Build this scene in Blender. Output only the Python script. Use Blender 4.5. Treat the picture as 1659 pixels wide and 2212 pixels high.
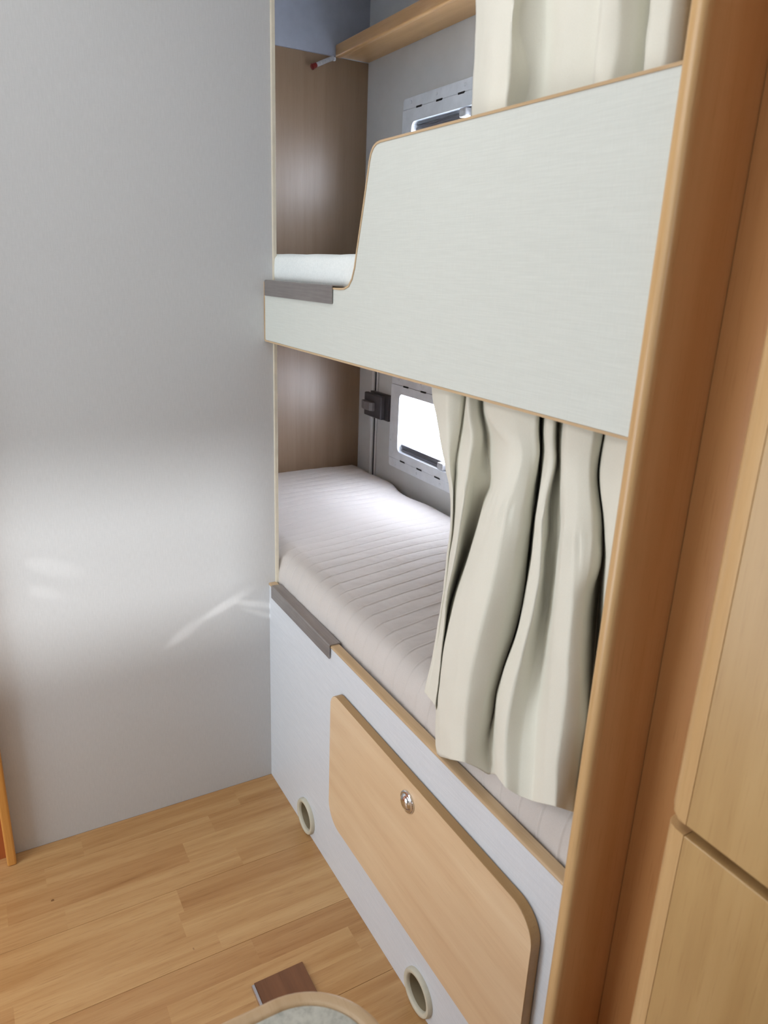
import bpy, bmesh, math, random
from mathutils import Vector, Matrix, noise

random.seed(7)
for o in list(bpy.data.objects):
    bpy.data.objects.remove(o)
scene = bpy.context.scene
COL = scene.collection

# ------------------------------------------------------------------ camera
cam_data = bpy.data.cameras.new('camera')
cam = bpy.data.objects.new('camera', cam_data)
COL.objects.link(cam)
scene.camera = cam
cam_data.sensor_fit = 'HORIZONTAL'
cam_data.sensor_width = 36.0
cam_data.lens = 1574.35 * 36.0 / 1659.0
cam_data.clip_start = 0.02
RX = Vector((0.49248832, 0.86948385, 0.03811951))
RY = Vector((0.29049201, -0.12293559, -0.94894743))
RZ = Vector((-0.82040822, 0.47841894, -0.31312245))
m = Matrix.Identity(4)
for i in range(3):
    m[i][0] = RX[i]; m[i][1] = -RY[i]; m[i][2] = -RZ[i]
m[0][3], m[1][3], m[2][3] = 1.801, -0.701, 1.5
cam.matrix_world = m
cam_data.dof.use_dof = True
cam_data.dof.focus_distance = 1.9
cam_data.dof.aperture_fstop = 9.0

# ------------------------------------------------------------------ sky, lights, exposure
world = bpy.data.worlds.new('overcast_sky')
scene.world = world
world.use_nodes = True
wn = world.node_tree.nodes
wn['Background'].inputs[0].default_value = (0.86, 0.91, 1.0, 1)
wn['Background'].inputs[1].default_value = 18.0

def area(name, loc, size, energy, color, direction):
    d = bpy.data.lights.new(name, 'AREA')
    d.shape = 'RECTANGLE'; d.size = size[0]; d.size_y = size[1]
    d.energy = energy; d.color = color
    o = bpy.data.objects.new(name, d)
    o.location = loc
    o.rotation_euler = Vector(direction).to_track_quat('-Z', 'Y').to_euler()
    COL.objects.link(o)
    return o
area('assumed_entrance_light', (0.55, -1.74, 0.74), (0.75, 1.15), 14.5, (0.85, 0.94, 1.0), (0, 1, 0.0))  # assumed daylight from an unseen entrance; the wall behind it is solid
area('added_dinette_fill', (1.75, -1.74, 1.62), (0.9, 0.50), 3.6, (0.94, 0.98, 1.0), (0, 1, -0.1))  # added area light in place of a window; that wall has no opening
area('added_roof_fill', (0.8, -0.6, 2.41), (0.5, 0.5), 4.5, (0.95, 0.98, 1.0), (0, 0, -1))  # light added below the closed ceiling; no hatch is built there
area('added_upper_fill', (0.9, -1.74, 2.10), (1.3, 0.35), 8.0, (0.94, 0.98, 1.0), (0, 1, -0.15))  # added fill light that lifts the upper bunk; no window stands here
def glint(loc, target, energy, cone, blend=1.0):
    # added spots without a visible source, imitating sun streaks on the grey wall
    d = bpy.data.lights.new('added_glint_spot', 'SPOT'); d.energy = energy; d.spot_size = math.radians(cone); d.spot_blend = blend
    d.shadow_soft_size = 0.004; d.color = (1.0, 0.99, 0.97)
    o = bpy.data.objects.new('added_glint_spot', d); o.location = loc
    o.rotation_euler = (Vector(target) - Vector(loc)).to_track_quat('-Z', 'Y').to_euler(); COL.objects.link(o)
glint((0.12, -0.72, 0.345), (0.0, -0.15, 0.603), 26.0, 3.2)
glint((0.14, -0.74, 0.250), (0.0, -0.26, 0.548), 11.0, 4.0)
glint((0.13, -0.74, 0.800), (0.0, -0.06, 0.590), 26.0, 2.4)
glint((0.13, -0.74, 0.900), (0.0, -0.05, 0.560), 22.0, 1.8)
glint((0.24, -1.25, 1.060), (0.0, -0.57, 0.790), 9.0, 4.2)
glint((0.24, -1.25, 1.000), (0.0, -0.60, 0.730), 8.0, 3.2)
sun_d = bpy.data.lights.new('low_sun', 'SUN')
sun_d.energy = 7.0; sun_d.angle = math.radians(3.6); sun_d.color = (0.95, 0.98, 1.0)
sun = bpy.data.objects.new('low_sun', sun_d)
sun.rotation_euler = Vector((-1, 0.15, -0.2)).to_track_quat('-Z', 'Y').to_euler()
sun.location = (6, -1.6, 2.4)
COL.objects.link(sun)

scene.view_settings.view_transform = 'Standard'
scene.view_settings.look = 'None'
scene.view_settings.gamma = 1.0
scene.view_settings.use_curve_mapping = False
scene.view_settings.exposure = -0.04

# ------------------------------------------------------------------ materials
def srgb(r, g, b):
    f = lambda c: (c / 255 / 12.92) if c / 255 <= 0.04045 else ((c / 255 + 0.055) / 1.055) ** 2.4
    return (f(r), f(g), f(b), 1)

def new_mat(name, rough=0.5, metal=0.0, spec=0.5):
    mt = bpy.data.materials.new(name); mt.use_nodes = True
    nt = mt.node_tree; b = nt.nodes['Principled BSDF']
    b.inputs['Roughness'].default_value = rough
    b.inputs['Metallic'].default_value = metal
    b.inputs['Specular IOR Level'].default_value = spec
    return mt, nt, b

def coords(nt, scale, rot=(0, 0, 0)):
    tc = nt.nodes.new('ShaderNodeTexCoord'); mp = nt.nodes.new('ShaderNodeMapping')
    mp.inputs['Scale'].default_value = scale; mp.inputs['Rotation'].default_value = rot
    nt.links.new(tc.outputs['Object'], mp.inputs['Vector'])
    return mp.outputs[0]

def noise_node(nt, vec, scale, detail=4, rough=0.6, dist=0.0):
    n = nt.nodes.new('ShaderNodeTexNoise')
    n.inputs['Scale'].default_value = scale; n.inputs['Detail'].default_value = detail
    n.inputs['Roughness'].default_value = rough; n.inputs['Distortion'].default_value = dist
    nt.links.new(vec, n.inputs['Vector'])
    return n.outputs['Fac']

def ramp(nt, fac, stops):
    r = nt.nodes.new('ShaderNodeValToRGB')
    while len(r.color_ramp.elements) < len(stops):
        r.color_ramp.elements.new(0.5)
    for e, (p, c) in zip(r.color_ramp.elements, stops):
        e.position = p; e.color = c
    nt.links.new(fac, r.inputs[0])
    return r.outputs[0]

def mixc(nt, a, b, fac, mode='MIX'):
    n = nt.nodes.new('ShaderNodeMix'); n.data_type = 'RGBA'; n.blend_type = mode
    for s, v in ((n.inputs[0], fac), (n.inputs[6], a), (n.inputs[7], b)):
        if hasattr(v, 'node'): nt.links.new(v, s)
        else: s.default_value = v
    return n.outputs[2]

def bump(nt, b, h, strength, dist=0.001):
    n = nt.nodes.new('ShaderNodeBump')
    n.inputs['Strength'].default_value = strength; n.inputs['Distance'].default_value = dist
    nt.links.new(h, n.inputs['Height']); nt.links.new(n.outputs[0], b.inputs['Normal'])

def plain(name, c, rough=0.5, metal=0.0, var=0.06, scale=25, spec=0.5):
    mt, nt, b = new_mat(name, rough, metal, spec)
    v = coords(nt, (1, 1, 1)); f = noise_node(nt, v, scale, 3)
    lo = tuple(x * (1 - var) for x in c[:3]) + (1,); hi = tuple(min(1, x * (1 + var)) for x in c[:3]) + (1,)
    nt.links.new(ramp(nt, f, [(0.3, lo), (0.7, hi)]), b.inputs['Base Color'])
    return mt

def wood(name, dark, mid, light, axis='Z', rough=0.35, figure=1.0, spec=0.5):
    """beech / pear laminate: long fibres along the axis, faint cathedral figure, short pores"""
    mt, nt, b = new_mat(name, rough, 0, spec)
    long_, short_ = 1.2, 26.0
    sc = {'X': (long_, short_, short_), 'Y': (short_, long_, short_), 'Z': (short_, short_, long_)}[axis]
    v = coords(nt, sc)
    f1 = noise_node(nt, v, 1.0, 5, 0.55, 0.3)
    sc2 = {'X': (1, 6, 6), 'Y': (6, 1, 6), 'Z': (6, 6, 1)}[axis]
    f2 = noise_node(nt, coords(nt, sc2), 1.3, 3, 0.5, 0.8)
    sc3 = {'X': (14, 420, 420), 'Y': (420, 14, 420), 'Z': (420, 420, 14)}[axis]
    f3 = noise_node(nt, coords(nt, sc3), 1.0, 2, 0.5)
    c1 = ramp(nt, f1, [(0.25, dark), (0.5, mid), (0.78, light)])
    c2 = ramp(nt, f2, [(0.3, dark), (0.7, light)])
    c = mixc(nt, c1, c2, 0.35 * figure)
    pores = ramp(nt, f3, [(0.28, (0.72, 0.62, 0.52, 1)), (0.42, (1, 1, 1, 1))])
    c = mixc(nt, c, pores, 0.35, 'MULTIPLY')
    nt.links.new(c, b.inputs['Base Color'])
    bump(nt, b, f3, 0.05)
    return mt

def floor_laminate(name):
    """three-strip laminate board: printed beech strips, each strip piece with its own tone"""
    mt, nt, b = new_mat(name, 0.36)
    N = nt.nodes; L = nt.links
    tc = N.new('ShaderNodeTexCoord'); sp = N.new('ShaderNodeSeparateXYZ'); L.new(tc.outputs['Object'], sp.inputs[0])
    def mth(op, a, bb=None):
        n = N.new('ShaderNodeMath'); n.operation = op
        for i, q in enumerate((a, bb)):
            if q is None: continue
            if hasattr(q, 'node'): L.new(q, n.inputs[i])
            else: n.inputs[i].default_value = q
        return n.outputs[0]
    xs = mth('ADD', sp.outputs[0], -0.0893 + 2.222)
    row = mth('FLOOR', mth('DIVIDE', xs, 0.0740667))
    wn1 = N.new('ShaderNodeTexWhiteNoise'); wn1.noise_dimensions = '1D'; L.new(row, wn1.inputs['W'])
    yy = mth('ADD', mth('DIVIDE', sp.outputs[1], 0.43), mth('MULTIPLY', wn1.outputs['Value'], 7.0))
    cell = mth('FLOOR', yy)
    cb = N.new('ShaderNodeCombineXYZ'); L.new(row, cb.inputs[0]); L.new(cell, cb.inputs[1])
    wn2 = N.new('ShaderNodeTexWhiteNoise'); wn2.noise_dimensions = '3D'; L.new(cb.outputs[0], wn2.inputs['Vector'])
    off = N.new('ShaderNodeVectorMath'); off.operation = 'MULTIPLY_ADD'
    L.new(wn2.outputs['Color'], off.inputs[0]); off.inputs[1].default_value = (9, 9, 9); L.new(tc.outputs['Object'], off.inputs[2])
    mp = N.new('ShaderNodeMapping'); mp.inputs['Scale'].default_value = (34, 1.6, 34); L.new(off.outputs[0], mp.inputs['Vector'])
    f1 = noise_node(nt, mp.outputs[0], 1.0, 5, 0.6, 0.5)
    mp2 = N.new('ShaderNodeMapping'); mp2.inputs['Scale'].default_value = (380, 16, 380); L.new(off.outputs[0], mp2.inputs['Vector'])
    f2 = noise_node(nt, mp2.outputs[0], 1.0, 2, 0.5)
    base = ramp(nt, f1, [(0.25, srgb(*FL[0])), (0.5, srgb(*FL[1])), (0.8, srgb(*FL[2]))])
    tone = ramp(nt, wn2.outputs['Value'], [(0.0, (0.87, 0.80, 0.74, 1)), (0.35, (0.95, 0.92, 0.89, 1)), (0.7, (1.0, 1.0, 1.0, 1)), (1.0, (1.06, 1.08, 1.08, 1))])
    c = mixc(nt, base, tone, 0.85, 'MULTIPLY')
    pores = ramp(nt, f2, [(0.30, (0.66, 0.55, 0.45, 1)), (0.43, (1, 1, 1, 1))])
    c = mixc(nt, c, pores, 0.4, 'MULTIPLY')
    sv = noise_node(nt, coords(nt, (1, 1, 1)), 23, 1)
    specks = ramp(nt, sv, [(0.205, (0.30, 0.2, 0.12, 1)), (0.215, (1, 1, 1, 1))])
    c = mixc(nt, c, specks, 0.8, 'MULTIPLY')
    L.new(c, b.inputs['Base Color'])
    bump(nt, b, f2, 0.05)
    return mt

def linen(name, lo, hi, axis, rough=0.45, spec=0.4, grain=18, cross=60):
    """wallpapered caravan board: short threads running one way, finer threads the other"""
    mt, nt, b = new_mat(name, rough, 0, spec)
    a = {'X': (grain, 700, 700), 'Z': (500, 500, grain)}[axis]
    a2 = {'X': (900, 900, 60), 'Z': (60, 60, 900)}[axis]
    f = noise_node(nt, coords(nt, a), 1.0, 3, 0.6)
    g = noise_node(nt, coords(nt, a2), 1.0, 2, 0.5)
    c = ramp(nt, f, [(0.32, lo), (0.68, hi)])
    c2 = ramp(nt, g, [(0.3, lo), (0.7, hi)])
    nt.links.new(mixc(nt, c, c2, 0.35), b.inputs['Base Color'])
    bump(nt, b, f, 0.08)
    return mt

FL = ((172, 126, 76), (192, 150, 100), (208, 170, 120))
M = {}
M['floor'] = floor_laminate('beech_three_strip_laminate')
M['gap'] = plain('dark_joint', srgb(70, 45, 26), 0.8)
M['wall'] = linen('grey_linen_wall_paper', srgb(192, 193, 194), srgb(201, 202, 203), 'Z', 0.38, 0.4, 45)
M['ceiling'] = plain('ceiling_white', srgb(215, 215, 215), 0.6)
M['inner_wall'] = plain('bunk_wall_grey', srgb(202, 202, 201), 0.45, var=0.04, scale=8)
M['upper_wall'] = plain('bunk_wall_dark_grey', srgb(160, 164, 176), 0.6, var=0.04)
M['board'] = linen('cream_linen_laminate', srgb(205, 209, 203), srgb(216, 220, 214), 'X', 0.42, 0.45)
M['low_board'] = linen('white_linen_laminate', srgb(208, 214, 222), srgb(224, 229, 236), 'X', 0.42, 0.45)
M['band'] = wood('light_beech_edge', srgb(180, 150, 112), srgb(198, 170, 134), srgb(208, 184, 150), 'X', 0.35, 0.6)
M['door_edge'] = wood('beech_lid_edge', srgb(150, 114, 66), srgb(166, 130, 82), srgb(178, 142, 94), 'X', 0.4, 0.6)
M['lid'] = wood('pale_pear_lid', srgb(208, 174, 136), srgb(223, 194, 157), srgb(234, 210, 176), 'X', 0.34, 1.4)
M['post'] = wood('light_beech_lipping', srgb(196, 156, 106), srgb(212, 176, 126), srgb(224, 190, 142), 'Z', 0.3, 0.6)
M['cherry'] = wood('reddish_pear_panel', srgb(196, 154, 104), srgb(210, 170, 120), srgb(222, 184, 134), 'Z', 0.33, 1.0)
M['cherry2'] = wood('pinkish_pear_filler', srgb(176, 122, 74), srgb(190, 138, 86), srgb(202, 152, 100), 'Z', 0.33, 1.0)
M['wardrobe'] = wood('pale_pear_door', srgb(178, 140, 90), srgb(197, 161, 107), srgb(211, 176, 124), 'Z', 0.33, 1.0)
M['end_panel'] = wood('brown_veneer', srgb(128, 103, 78), srgb(139, 114, 90), srgb(149, 125, 102), 'Z', 0.36, 0.6, 0.65)
M['shelf'] = wood('beech_shelf', srgb(186, 140, 88), srgb(204, 160, 108), srgb(216, 176, 126), 'X', 0.35, 0.7)
M['left_trim'] = wood('golden_beech_post', srgb(186, 124, 56), srgb(208, 150, 78), srgb(222, 168, 98), 'Z', 0.3, 0.6)
M['red_wood'] = wood('red_brown_door', srgb(150, 78, 40), srgb(168, 94, 52), srgb(180, 108, 62), 'Z', 0.35)
M['walnut'] = wood('walnut_board', srgb(92, 58, 36), srgb(124, 82, 54), srgb(146, 102, 70), 'X', 0.4, 1.0)
M['ply'] = wood('plywood', srgb(170, 130, 88), srgb(190, 150, 104), srgb(206, 168, 120), 'Y', 0.6)
M['trim_cream'] = plain('cream_corner_strip', srgb(214, 206, 188), 0.4)
M['plastic'] = plain('white_window_plastic', srgb(222, 226, 232), 0.4)
M['plastic_dark'] = plain('dark_grey_plastic', srgb(74, 72, 76), 0.4)
M['lever'] = plain('grey_lever_plastic', srgb(120, 118, 120), 0.35)
M['rail'] = plain('blind_rail_grey', srgb(108, 108, 114), 0.35, 0.3)
M['slot'] = plain('black_slot', srgb(25, 25, 28), 0.8)
M['vent'] = plain('beige_vent_plastic', srgb(206, 202, 184), 0.4)
M['vent_in'] = plain('vent_tube_beige', srgb(150, 138, 112), 0.6)
M['alu'] = plain('aluminium', srgb(205, 205, 210), 0.25, 1.0)
M['chrome'] = plain('chrome', srgb(225, 227, 232), 0.09, 1.0, var=0.0)
M['redcap'] = plain('dark_red_plastic', srgb(110, 22, 18), 0.3)
M['stone'] = None

def brushed(name, c):
    mt, nt, b = new_mat(name, 0.42, 0.75)
    f = noise_node(nt, coords(nt, (10, 260, 260)), 1.0, 4)
    g = noise_node(nt, coords(nt, (1, 1, 1)), 9, 4)
    lo = tuple(x * 0.72 for x in c[:3]) + (1,)
    nt.links.new(mixc(nt, ramp(nt, f, [(0.3, lo), (0.7, c)]), ramp(nt, g, [(0.35, lo), (0.65, c)]), 0.4), b.inputs['Base Color'])
    bump(nt, b, f, 0.05)
    return mt
M['steel'] = brushed('brushed_steel', srgb(172, 166, 164))

def cloth(name, lo, hi, scale=900, rough=0.9, sheen=0.15, trans=0.0):
    mt, nt, b = new_mat(name, rough, 0, 0.25)
    v = coords(nt, (1, 1, 1))
    f = noise_node(nt, v, scale, 2, 0.5); g = noise_node(nt, v, 7, 3, 0.5)
    nt.links.new(mixc(nt, ramp(nt, f, [(0.3, lo), (0.7, hi)]), ramp(nt, g, [(0.3, lo), (0.7, hi)]), 0.4), b.inputs['Base Color'])
    b.inputs['Sheen Weight'].default_value = sheen
    bump(nt, b, f, 0.12)
    if trans:
        tr = nt.nodes.new('ShaderNodeBsdfTranslucent'); tr.inputs[0].default_value = hi
        mx = nt.nodes.new('ShaderNodeMixShader'); mx.inputs[0].default_value = trans
        out = nt.nodes['Material Output']
        nt.links.new(b.outputs[0], mx.inputs[1]); nt.links.new(tr.outputs[0], mx.inputs[2]); nt.links.new(mx.outputs[0], out.inputs[0])
    return mt
M['curtain'] = cloth('cream_cotton', srgb(220, 217, 204), srgb(229, 227, 215), 1100)
M['curtain_up'] = M['curtain']
M['sheet'] = cloth('mauve_grey_cover', srgb(202, 196, 192), srgb(214, 208, 204), 700)
M['white_cloth'] = cloth('white_quilt', srgb(226, 232, 232), srgb(240, 245, 244), 260, sheen=0.05)

def glass(name):
    mt = bpy.data.materials.new(name); mt.use_nodes = True
    nt = mt.node_tree; nt.nodes.remove(nt.nodes['Principled BSDF'])
    t = nt.nodes.new('ShaderNodeBsdfTransparent'); g = nt.nodes.new('ShaderNodeBsdfGlossy')
    t.inputs[0].default_value = (0.96, 0.97, 0.99, 1); g.inputs['Roughness'].default_value = 0.03
    lw = nt.nodes.new('ShaderNodeLayerWeight'); lw.inputs[0].default_value = 0.5
    fr = nt.nodes.new('ShaderNodeMath'); fr.operation = 'POWER'; fr.inputs[1].default_value = 5.0; nt.links.new(lw.outputs['Facing'], fr.inputs[0])
    mx = nt.nodes.new('ShaderNodeMixShader')
    nt.links.new(fr.outputs[0], mx.inputs[0]); nt.links.new(t.outputs[0], mx.inputs[1]); nt.links.new(g.outputs[0], mx.inputs[2])
    nt.links.new(mx.outputs[0], nt.nodes['Material Output'].inputs[0])
    return mt
M['glass'] = glass('acrylic_pane')
M['tinted'] = M['glass'].copy(); M['tinted'].name = 'tinted_pane'
for n_ in M['tinted'].node_tree.nodes:
    if n_.type == 'BSDF_TRANSPARENT': n_.inputs[0].default_value = (0.52, 0.52, 0.52, 1)
def clear(name):
    mt, nt, b = new_mat(name, 0.08)
    f = noise_node(nt, coords(nt, (1, 1, 1)), 120, 2)
    nt.links.new(ramp(nt, f, [(0.3, (0.75, 0.75, 0.78, 1)), (0.7, (0.95, 0.95, 0.97, 1))]), b.inputs['Base Color'])
    b.inputs['Transmission Weight'].default_value = 0.55
    return mt
M['clear'] = clear('clear_plastic')
def stone(name):
    mt, nt, b = new_mat(name, 0.35)
    v = coords(nt, (1, 1, 1))
    f = noise_node(nt, v, 60, 6, 0.7); g = noise_node(nt, v, 18, 3)
    nt.links.new(mixc(nt, ramp(nt, f, [(0.32, srgb(120, 122, 116)), (0.5, srgb(188, 190, 180)), (0.7, srgb(214, 214, 204))]),
                 ramp(nt, g, [(0.3, srgb(150, 152, 146)), (0.7, srgb(208, 208, 198))]), 0.4), b.inputs['Base Color'])
    return mt
M['stone'] = stone('grey_speckled_laminate')

# ------------------------------------------------------------------ object helpers
WL = {}
def tag(o, label=None, cat=None, group=None, kind=None):
    if label: o['label'] = label
    if cat: o['category'] = cat
    if group: o['group'] = group
    if kind: o['kind'] = kind
    return o
def thing(name, label, cat, loc, group=None, kind=None):
    o = bpy.data.objects.new(name, None); COL.objects.link(o); o.location = loc
    o.empty_display_size = 0.05
    WL[o] = Vector(loc)
    return tag(o, label, cat, group, kind)
def obj(name, bm, mat, parent=None, smooth=False, loc=None, angle=35):
    me = bpy.data.meshes.new(name)
    org = WL[parent] if parent is not None else Vector(loc or (0, 0, 0))
    bmesh.ops.recalc_face_normals(bm, faces=bm.faces[:])
    bm.transform(Matrix.Translation(-org))
    bm.to_mesh(me); bm.free()
    if smooth:
        me.shade_smooth()
        if angle and hasattr(me, 'set_sharp_from_angle'):
            me.set_sharp_from_angle(angle=math.radians(angle))
    o = bpy.data.objects.new(name, me); COL.objects.link(o)
    if mat: me.materials.append(mat)
    if parent is not None: o.parent = parent
    else: o.location = org
    WL[o] = Vector(org)
    return o
def structure(name, bm, mat, label=None, parent=None, smooth=False):
    o = obj(name, bm, mat, parent, smooth)
    if parent is None: tag(o, label, None, None, 'structure')
    return o

def box(x0, x1, y0, y1, z0, z1, bev=0.0, seg=2, bm=None):
    bm2 = bmesh.new()
    bmesh.ops.create_cube(bm2, size=1.0)
    for v in bm2.verts:
        v.co = Vector(((x0 + x1) / 2 + v.co.x * (x1 - x0), (y0 + y1) / 2 + v.co.y * (y1 - y0), (z0 + z1) / 2 + v.co.z * (z1 - z0)))
    if bev > 0:
        bmesh.ops.bevel(bm2, geom=bm2.edges[:], offset=bev, segments=seg, profile=0.5, affect='EDGES')
    return join(bm, bm2)
def join(bm, bm2):
    if bm is None: return bm2
    me = bpy.data.meshes.new('tmp'); bm2.to_mesh(me); bm2.free(); bm.from_mesh(me); bpy.data.meshes.remove(me)
    return bm
def to3(p, axis, d):
    return {'X': (d, p[0], p[1]), 'Y': (p[0], d, p[1]), 'Z': (p[0], p[1], d)}[axis]
def prism(outline, axis, a, b, holes=(), bev=0.0, bm=None, seg=2):
    """outline extruded along axis from a to b; holes are cut right through"""
    B = bmesh.new(); loops = []
    for ol in [outline] + list(holes):
        vs = [B.verts.new(to3(p, axis, a)) for p in ol]
        es = [B.edges.new((vs[i], vs[(i + 1) % len(vs)])) for i in range(len(vs))]
        loops.append((vs, es))
    if holes:
        bmesh.ops.triangle_fill(B, use_beauty=True, edges=[e for l in loops for e in l[1]])
    else:
        B.faces.new(loops[0][0])
    r = bmesh.ops.extrude_face_region(B, geom=B.faces[:])
    d = Vector(to3((0, 0), axis, b - a))
    bmesh.ops.translate(B, vec=d, verts=[g for g in r['geom'] if isinstance(g, bmesh.types.BMVert)])
    bmesh.ops.recalc_face_normals(B, faces=B.faces[:])
    if bev > 0:
        ee = [e for e in B.edges if len(e.link_faces) == 2 and e.calc_face_angle(0) > 1.0 and abs((e.verts[0].co - e.verts[1].co).dot(d.normalized())) < 1e-5]
        bmesh.ops.bevel(B, geom=ee, offset=bev, segments=seg, profile=0.5, affect='EDGES')
    return join(bm, B)
def rrect(x0, x1, z0, z1, r, n=8):
    rs = r if isinstance(r, (tuple, list)) else (r,) * 4      # BL, BR, TR, TL
    pts = []
    for (cx, cz, a0, rr) in ((x0 + rs[0], z0 + rs[0], 180, rs[0]), (x1 - rs[1], z0 + rs[1], 270, rs[1]), (x1 - rs[2], z1 - rs[2], 0, rs[2]), (x0 + rs[3], z1 - rs[3], 90, rs[3])):
        for i in range(n + 1):
            a = math.radians(a0 + 90 * i / n)
            pts.append((cx + rr * math.cos(a), cz + rr * math.sin(a)))
    return pts
def circle(cx, cz, r, n=48):
    return [(cx + r * math.cos(2 * math.pi * i / n), cz + r * math.sin(2 * math.pi * i / n)) for i in range(n)]
def offset(pts, d):
    out = []; n = len(pts)
    area2 = sum(pts[i][0] * pts[(i + 1) % n][1] - pts[(i + 1) % n][0] * pts[i][1] for i in range(n))
    s = 1 if area2 > 0 else -1
    for i in range(n):
        p0 = Vector(pts[i - 1]); p1 = Vector(pts[i]); p2 = Vector(pts[(i + 1) % n])
        e1 = (p1 - p0).normalized(); e2 = (p2 - p1).normalized()
        n1 = Vector((-e1.y, e1.x)) * s; n2 = Vector((-e2.y, e2.x)) * s
        b = (n1 + n2); k = max(0.3, 1 + n1.dot(n2))
        out.append(tuple(p1 + b * (d / k)))
    return out
def tube(pts, r, n=12, bm=None, cap=True, taper=None):
    B = bm or bmesh.new(); rings = []
    P = [Vector(p) for p in pts]
    for i, p in enumerate(P):
        t = (P[min(i + 1, len(P) - 1)] - P[max(i - 1, 0)]).normalized()
        u = t.cross(Vector((0, 0, 1)) if abs(t.z) < 0.9 else Vector((1, 0, 0))).normalized(); w = t.cross(u)
        rr = taper[i] if taper else r
        rings.append([B.verts.new(p + (u * math.cos(2 * math.pi * k / n) + w * math.sin(2 * math.pi * k / n)) * rr) for k in range(n)])
    for a, b in zip(rings, rings[1:]):
        for k in range(n):
            B.faces.new((a[k], a[(k + 1) % n], b[(k + 1) % n], b[k]))
    if cap:
        B.faces.new(rings[0]); B.faces.new(rings[-1][::-1])
    return B
def lathe_y(cx, cz, prof, n=40, bm=None, serr=None):
    """profile list of (radius, y) spun about the axis parallel to Y through (cx, cz)"""
    B = bm or bmesh.new(); rings = []
    for j, (r, y) in enumerate(prof):
        if r < 1e-5:
            rings.append([B.verts.new((cx, y, cz))]); continue
        ring = []
        for k in range(n):
            rr = r - (0.0013 if serr and j in serr and k % 2 else 0)
            ring.append(B.verts.new((cx + rr * math.cos(2 * math.pi * k / n), y, cz + rr * math.sin(2 * math.pi * k / n))))
        rings.append(ring)
    for a, b in zip(rings, rings[1:]):
        for k in range(n):
            if len(a) == 1: B.faces.new((a[0], b[k], b[(k + 1) % n]))
            elif len(b) == 1: B.faces.new((a[k], b[0], a[(k + 1) % n]))
            else: B.faces.new((a[k], b[k], b[(k + 1) % n], a[(k + 1) % n]))
    return B
def grid(P, bm=None, close=False):
    B = bm or bmesh.new()
    V = [[B.verts.new(p) for p in row] for row in P]
    for a, b in zip(V, V[1:]):
        for k in range(len(a) - 1):
            B.faces.new((a[k], a[k + 1], b[k + 1], b[k]))
    return B
def catmull(p, t):
    n = len(p); i = min(int(t), n - 2); f = t - i
    a, b, c, d = p[max(i - 1, 0)], p[i], p[i + 1], p[min(i + 2, n - 1)]
    return tuple(0.5 * (2 * b[k] + (c[k] - a[k]) * f + (2 * a[k] - 5 * b[k] + 4 * c[k] - d[k]) * f * f + (3 * b[k] - a[k] - 3 * c[k] + d[k]) * f ** 3) for k in range(3))

XE = -0.84; D = 0.70; ZC = 2.42; L0 = 1.215; YN = -1.78; XR = 4.0
LW = (-0.505, 0.095)          # window opening in x

# ------------------------------------------------------------------ setting: floor
fl = structure('floor', box(XE - 0.03, XR + 0.03, YN - 0.03, D + 0.03, -0.03, -0.004), M['gap'], 'beech laminate floor of long boards in three printed strips')
bw = 0.222
k = 0; x = 0.0893 - bw
while x < XR:
    a = max(x, 0.0) + 0.0003; b = min(x + bw, XR) - 0.0003
    if b - a > 0.01:
        cuts = [YN, -1.28 + 0.3 * (k % 3), -0.001] if k % 2 else [YN, -1.02 - 0.2 * (k % 3), -0.001]
        for c0, c1 in zip(cuts, cuts[1:]):
            obj('plank', box(a, b, c0 + 0.0003, c1 - 0.0003, -0.004, 0.0, 0.0006, 1), M['floor'], fl)
    x += bw; k += 1

# ------------------------------------------------------------------ setting: walls and ceiling
structure('wall_left', box(-0.022, 0.0, -0.757, 0.0, 0.0, ZC), M['wall'], 'smooth grey partition wall left of the bunks')
structure('trim_1', box(-0.022, 0.005, -0.0005, 0.010, 0.64, ZC, 0.002), M['trim_cream'], 'thin cream corner strip where the grey wall meets the bunks')
wl = structure('door_1', box(-0.03, 0.004, YN, -0.7585, 0.0, ZC), M['red_wood'], 'red brown wooden door at the left edge')
tr = structure('trim_2', box(-0.0, 0.043, -0.7585, -0.7365, 0.0, ZC, 0.005, 3), M['left_trim'], 'golden beech upright at the foot of the grey wall')
w1o = rrect(LW[0], LW[1], 1.762, 1.977, 0.022, 6)
w2o = rrect(LW[0], LW[1], 0.852, 1.078, 0.022, 6)
bx = [(XE - 0.03, 0.0), (XR, 0.0), (XR, ZC), (XE - 0.03, ZC)]
structure('wall_back', prism(bx, 'Y', D, D + 0.03, [w1o, w2o]), M['inner_wall'], 'grey outer wall behind the bunks with two windows')
structure('ceiling', box(XE - 0.03, XR, YN - 0.03, D + 0.03, ZC, ZC + 0.03), M['ceiling'], 'plain light ceiling')
nw = [(-0.03, 0.0), (XR, 0.0), (XR, ZC), (-0.03, ZC)]
structure('wall_front', prism(nw, 'Y', YN - 0.03, YN), M['wall'], 'grey wall opposite the bunks')
w3 = structure('sky_dimming_pane', box(XR + 0.01, XR + 0.014, -1.67, -0.61, 1.35, 1.81), None, 'unseen tinted pane added behind the camera to dim the sky light')  # unseen pane added to cut sky light; its opening aims the low sun
w3.data.materials.append(M['tinted'])
structure('wall_right', prism([(YN - 0.03, 0.0), (D + 0.03, 0.0), (D + 0.03, ZC), (YN - 0.03, ZC)], 'X', XR, XR + 0.03, [rrect(-1.66, -0.62, 1.36, 1.80, 0.04)]), M['wall'], 'grey wall at the far end behind the camera')  # unseen opening added so the low sun reaches the grey partition wall

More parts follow.
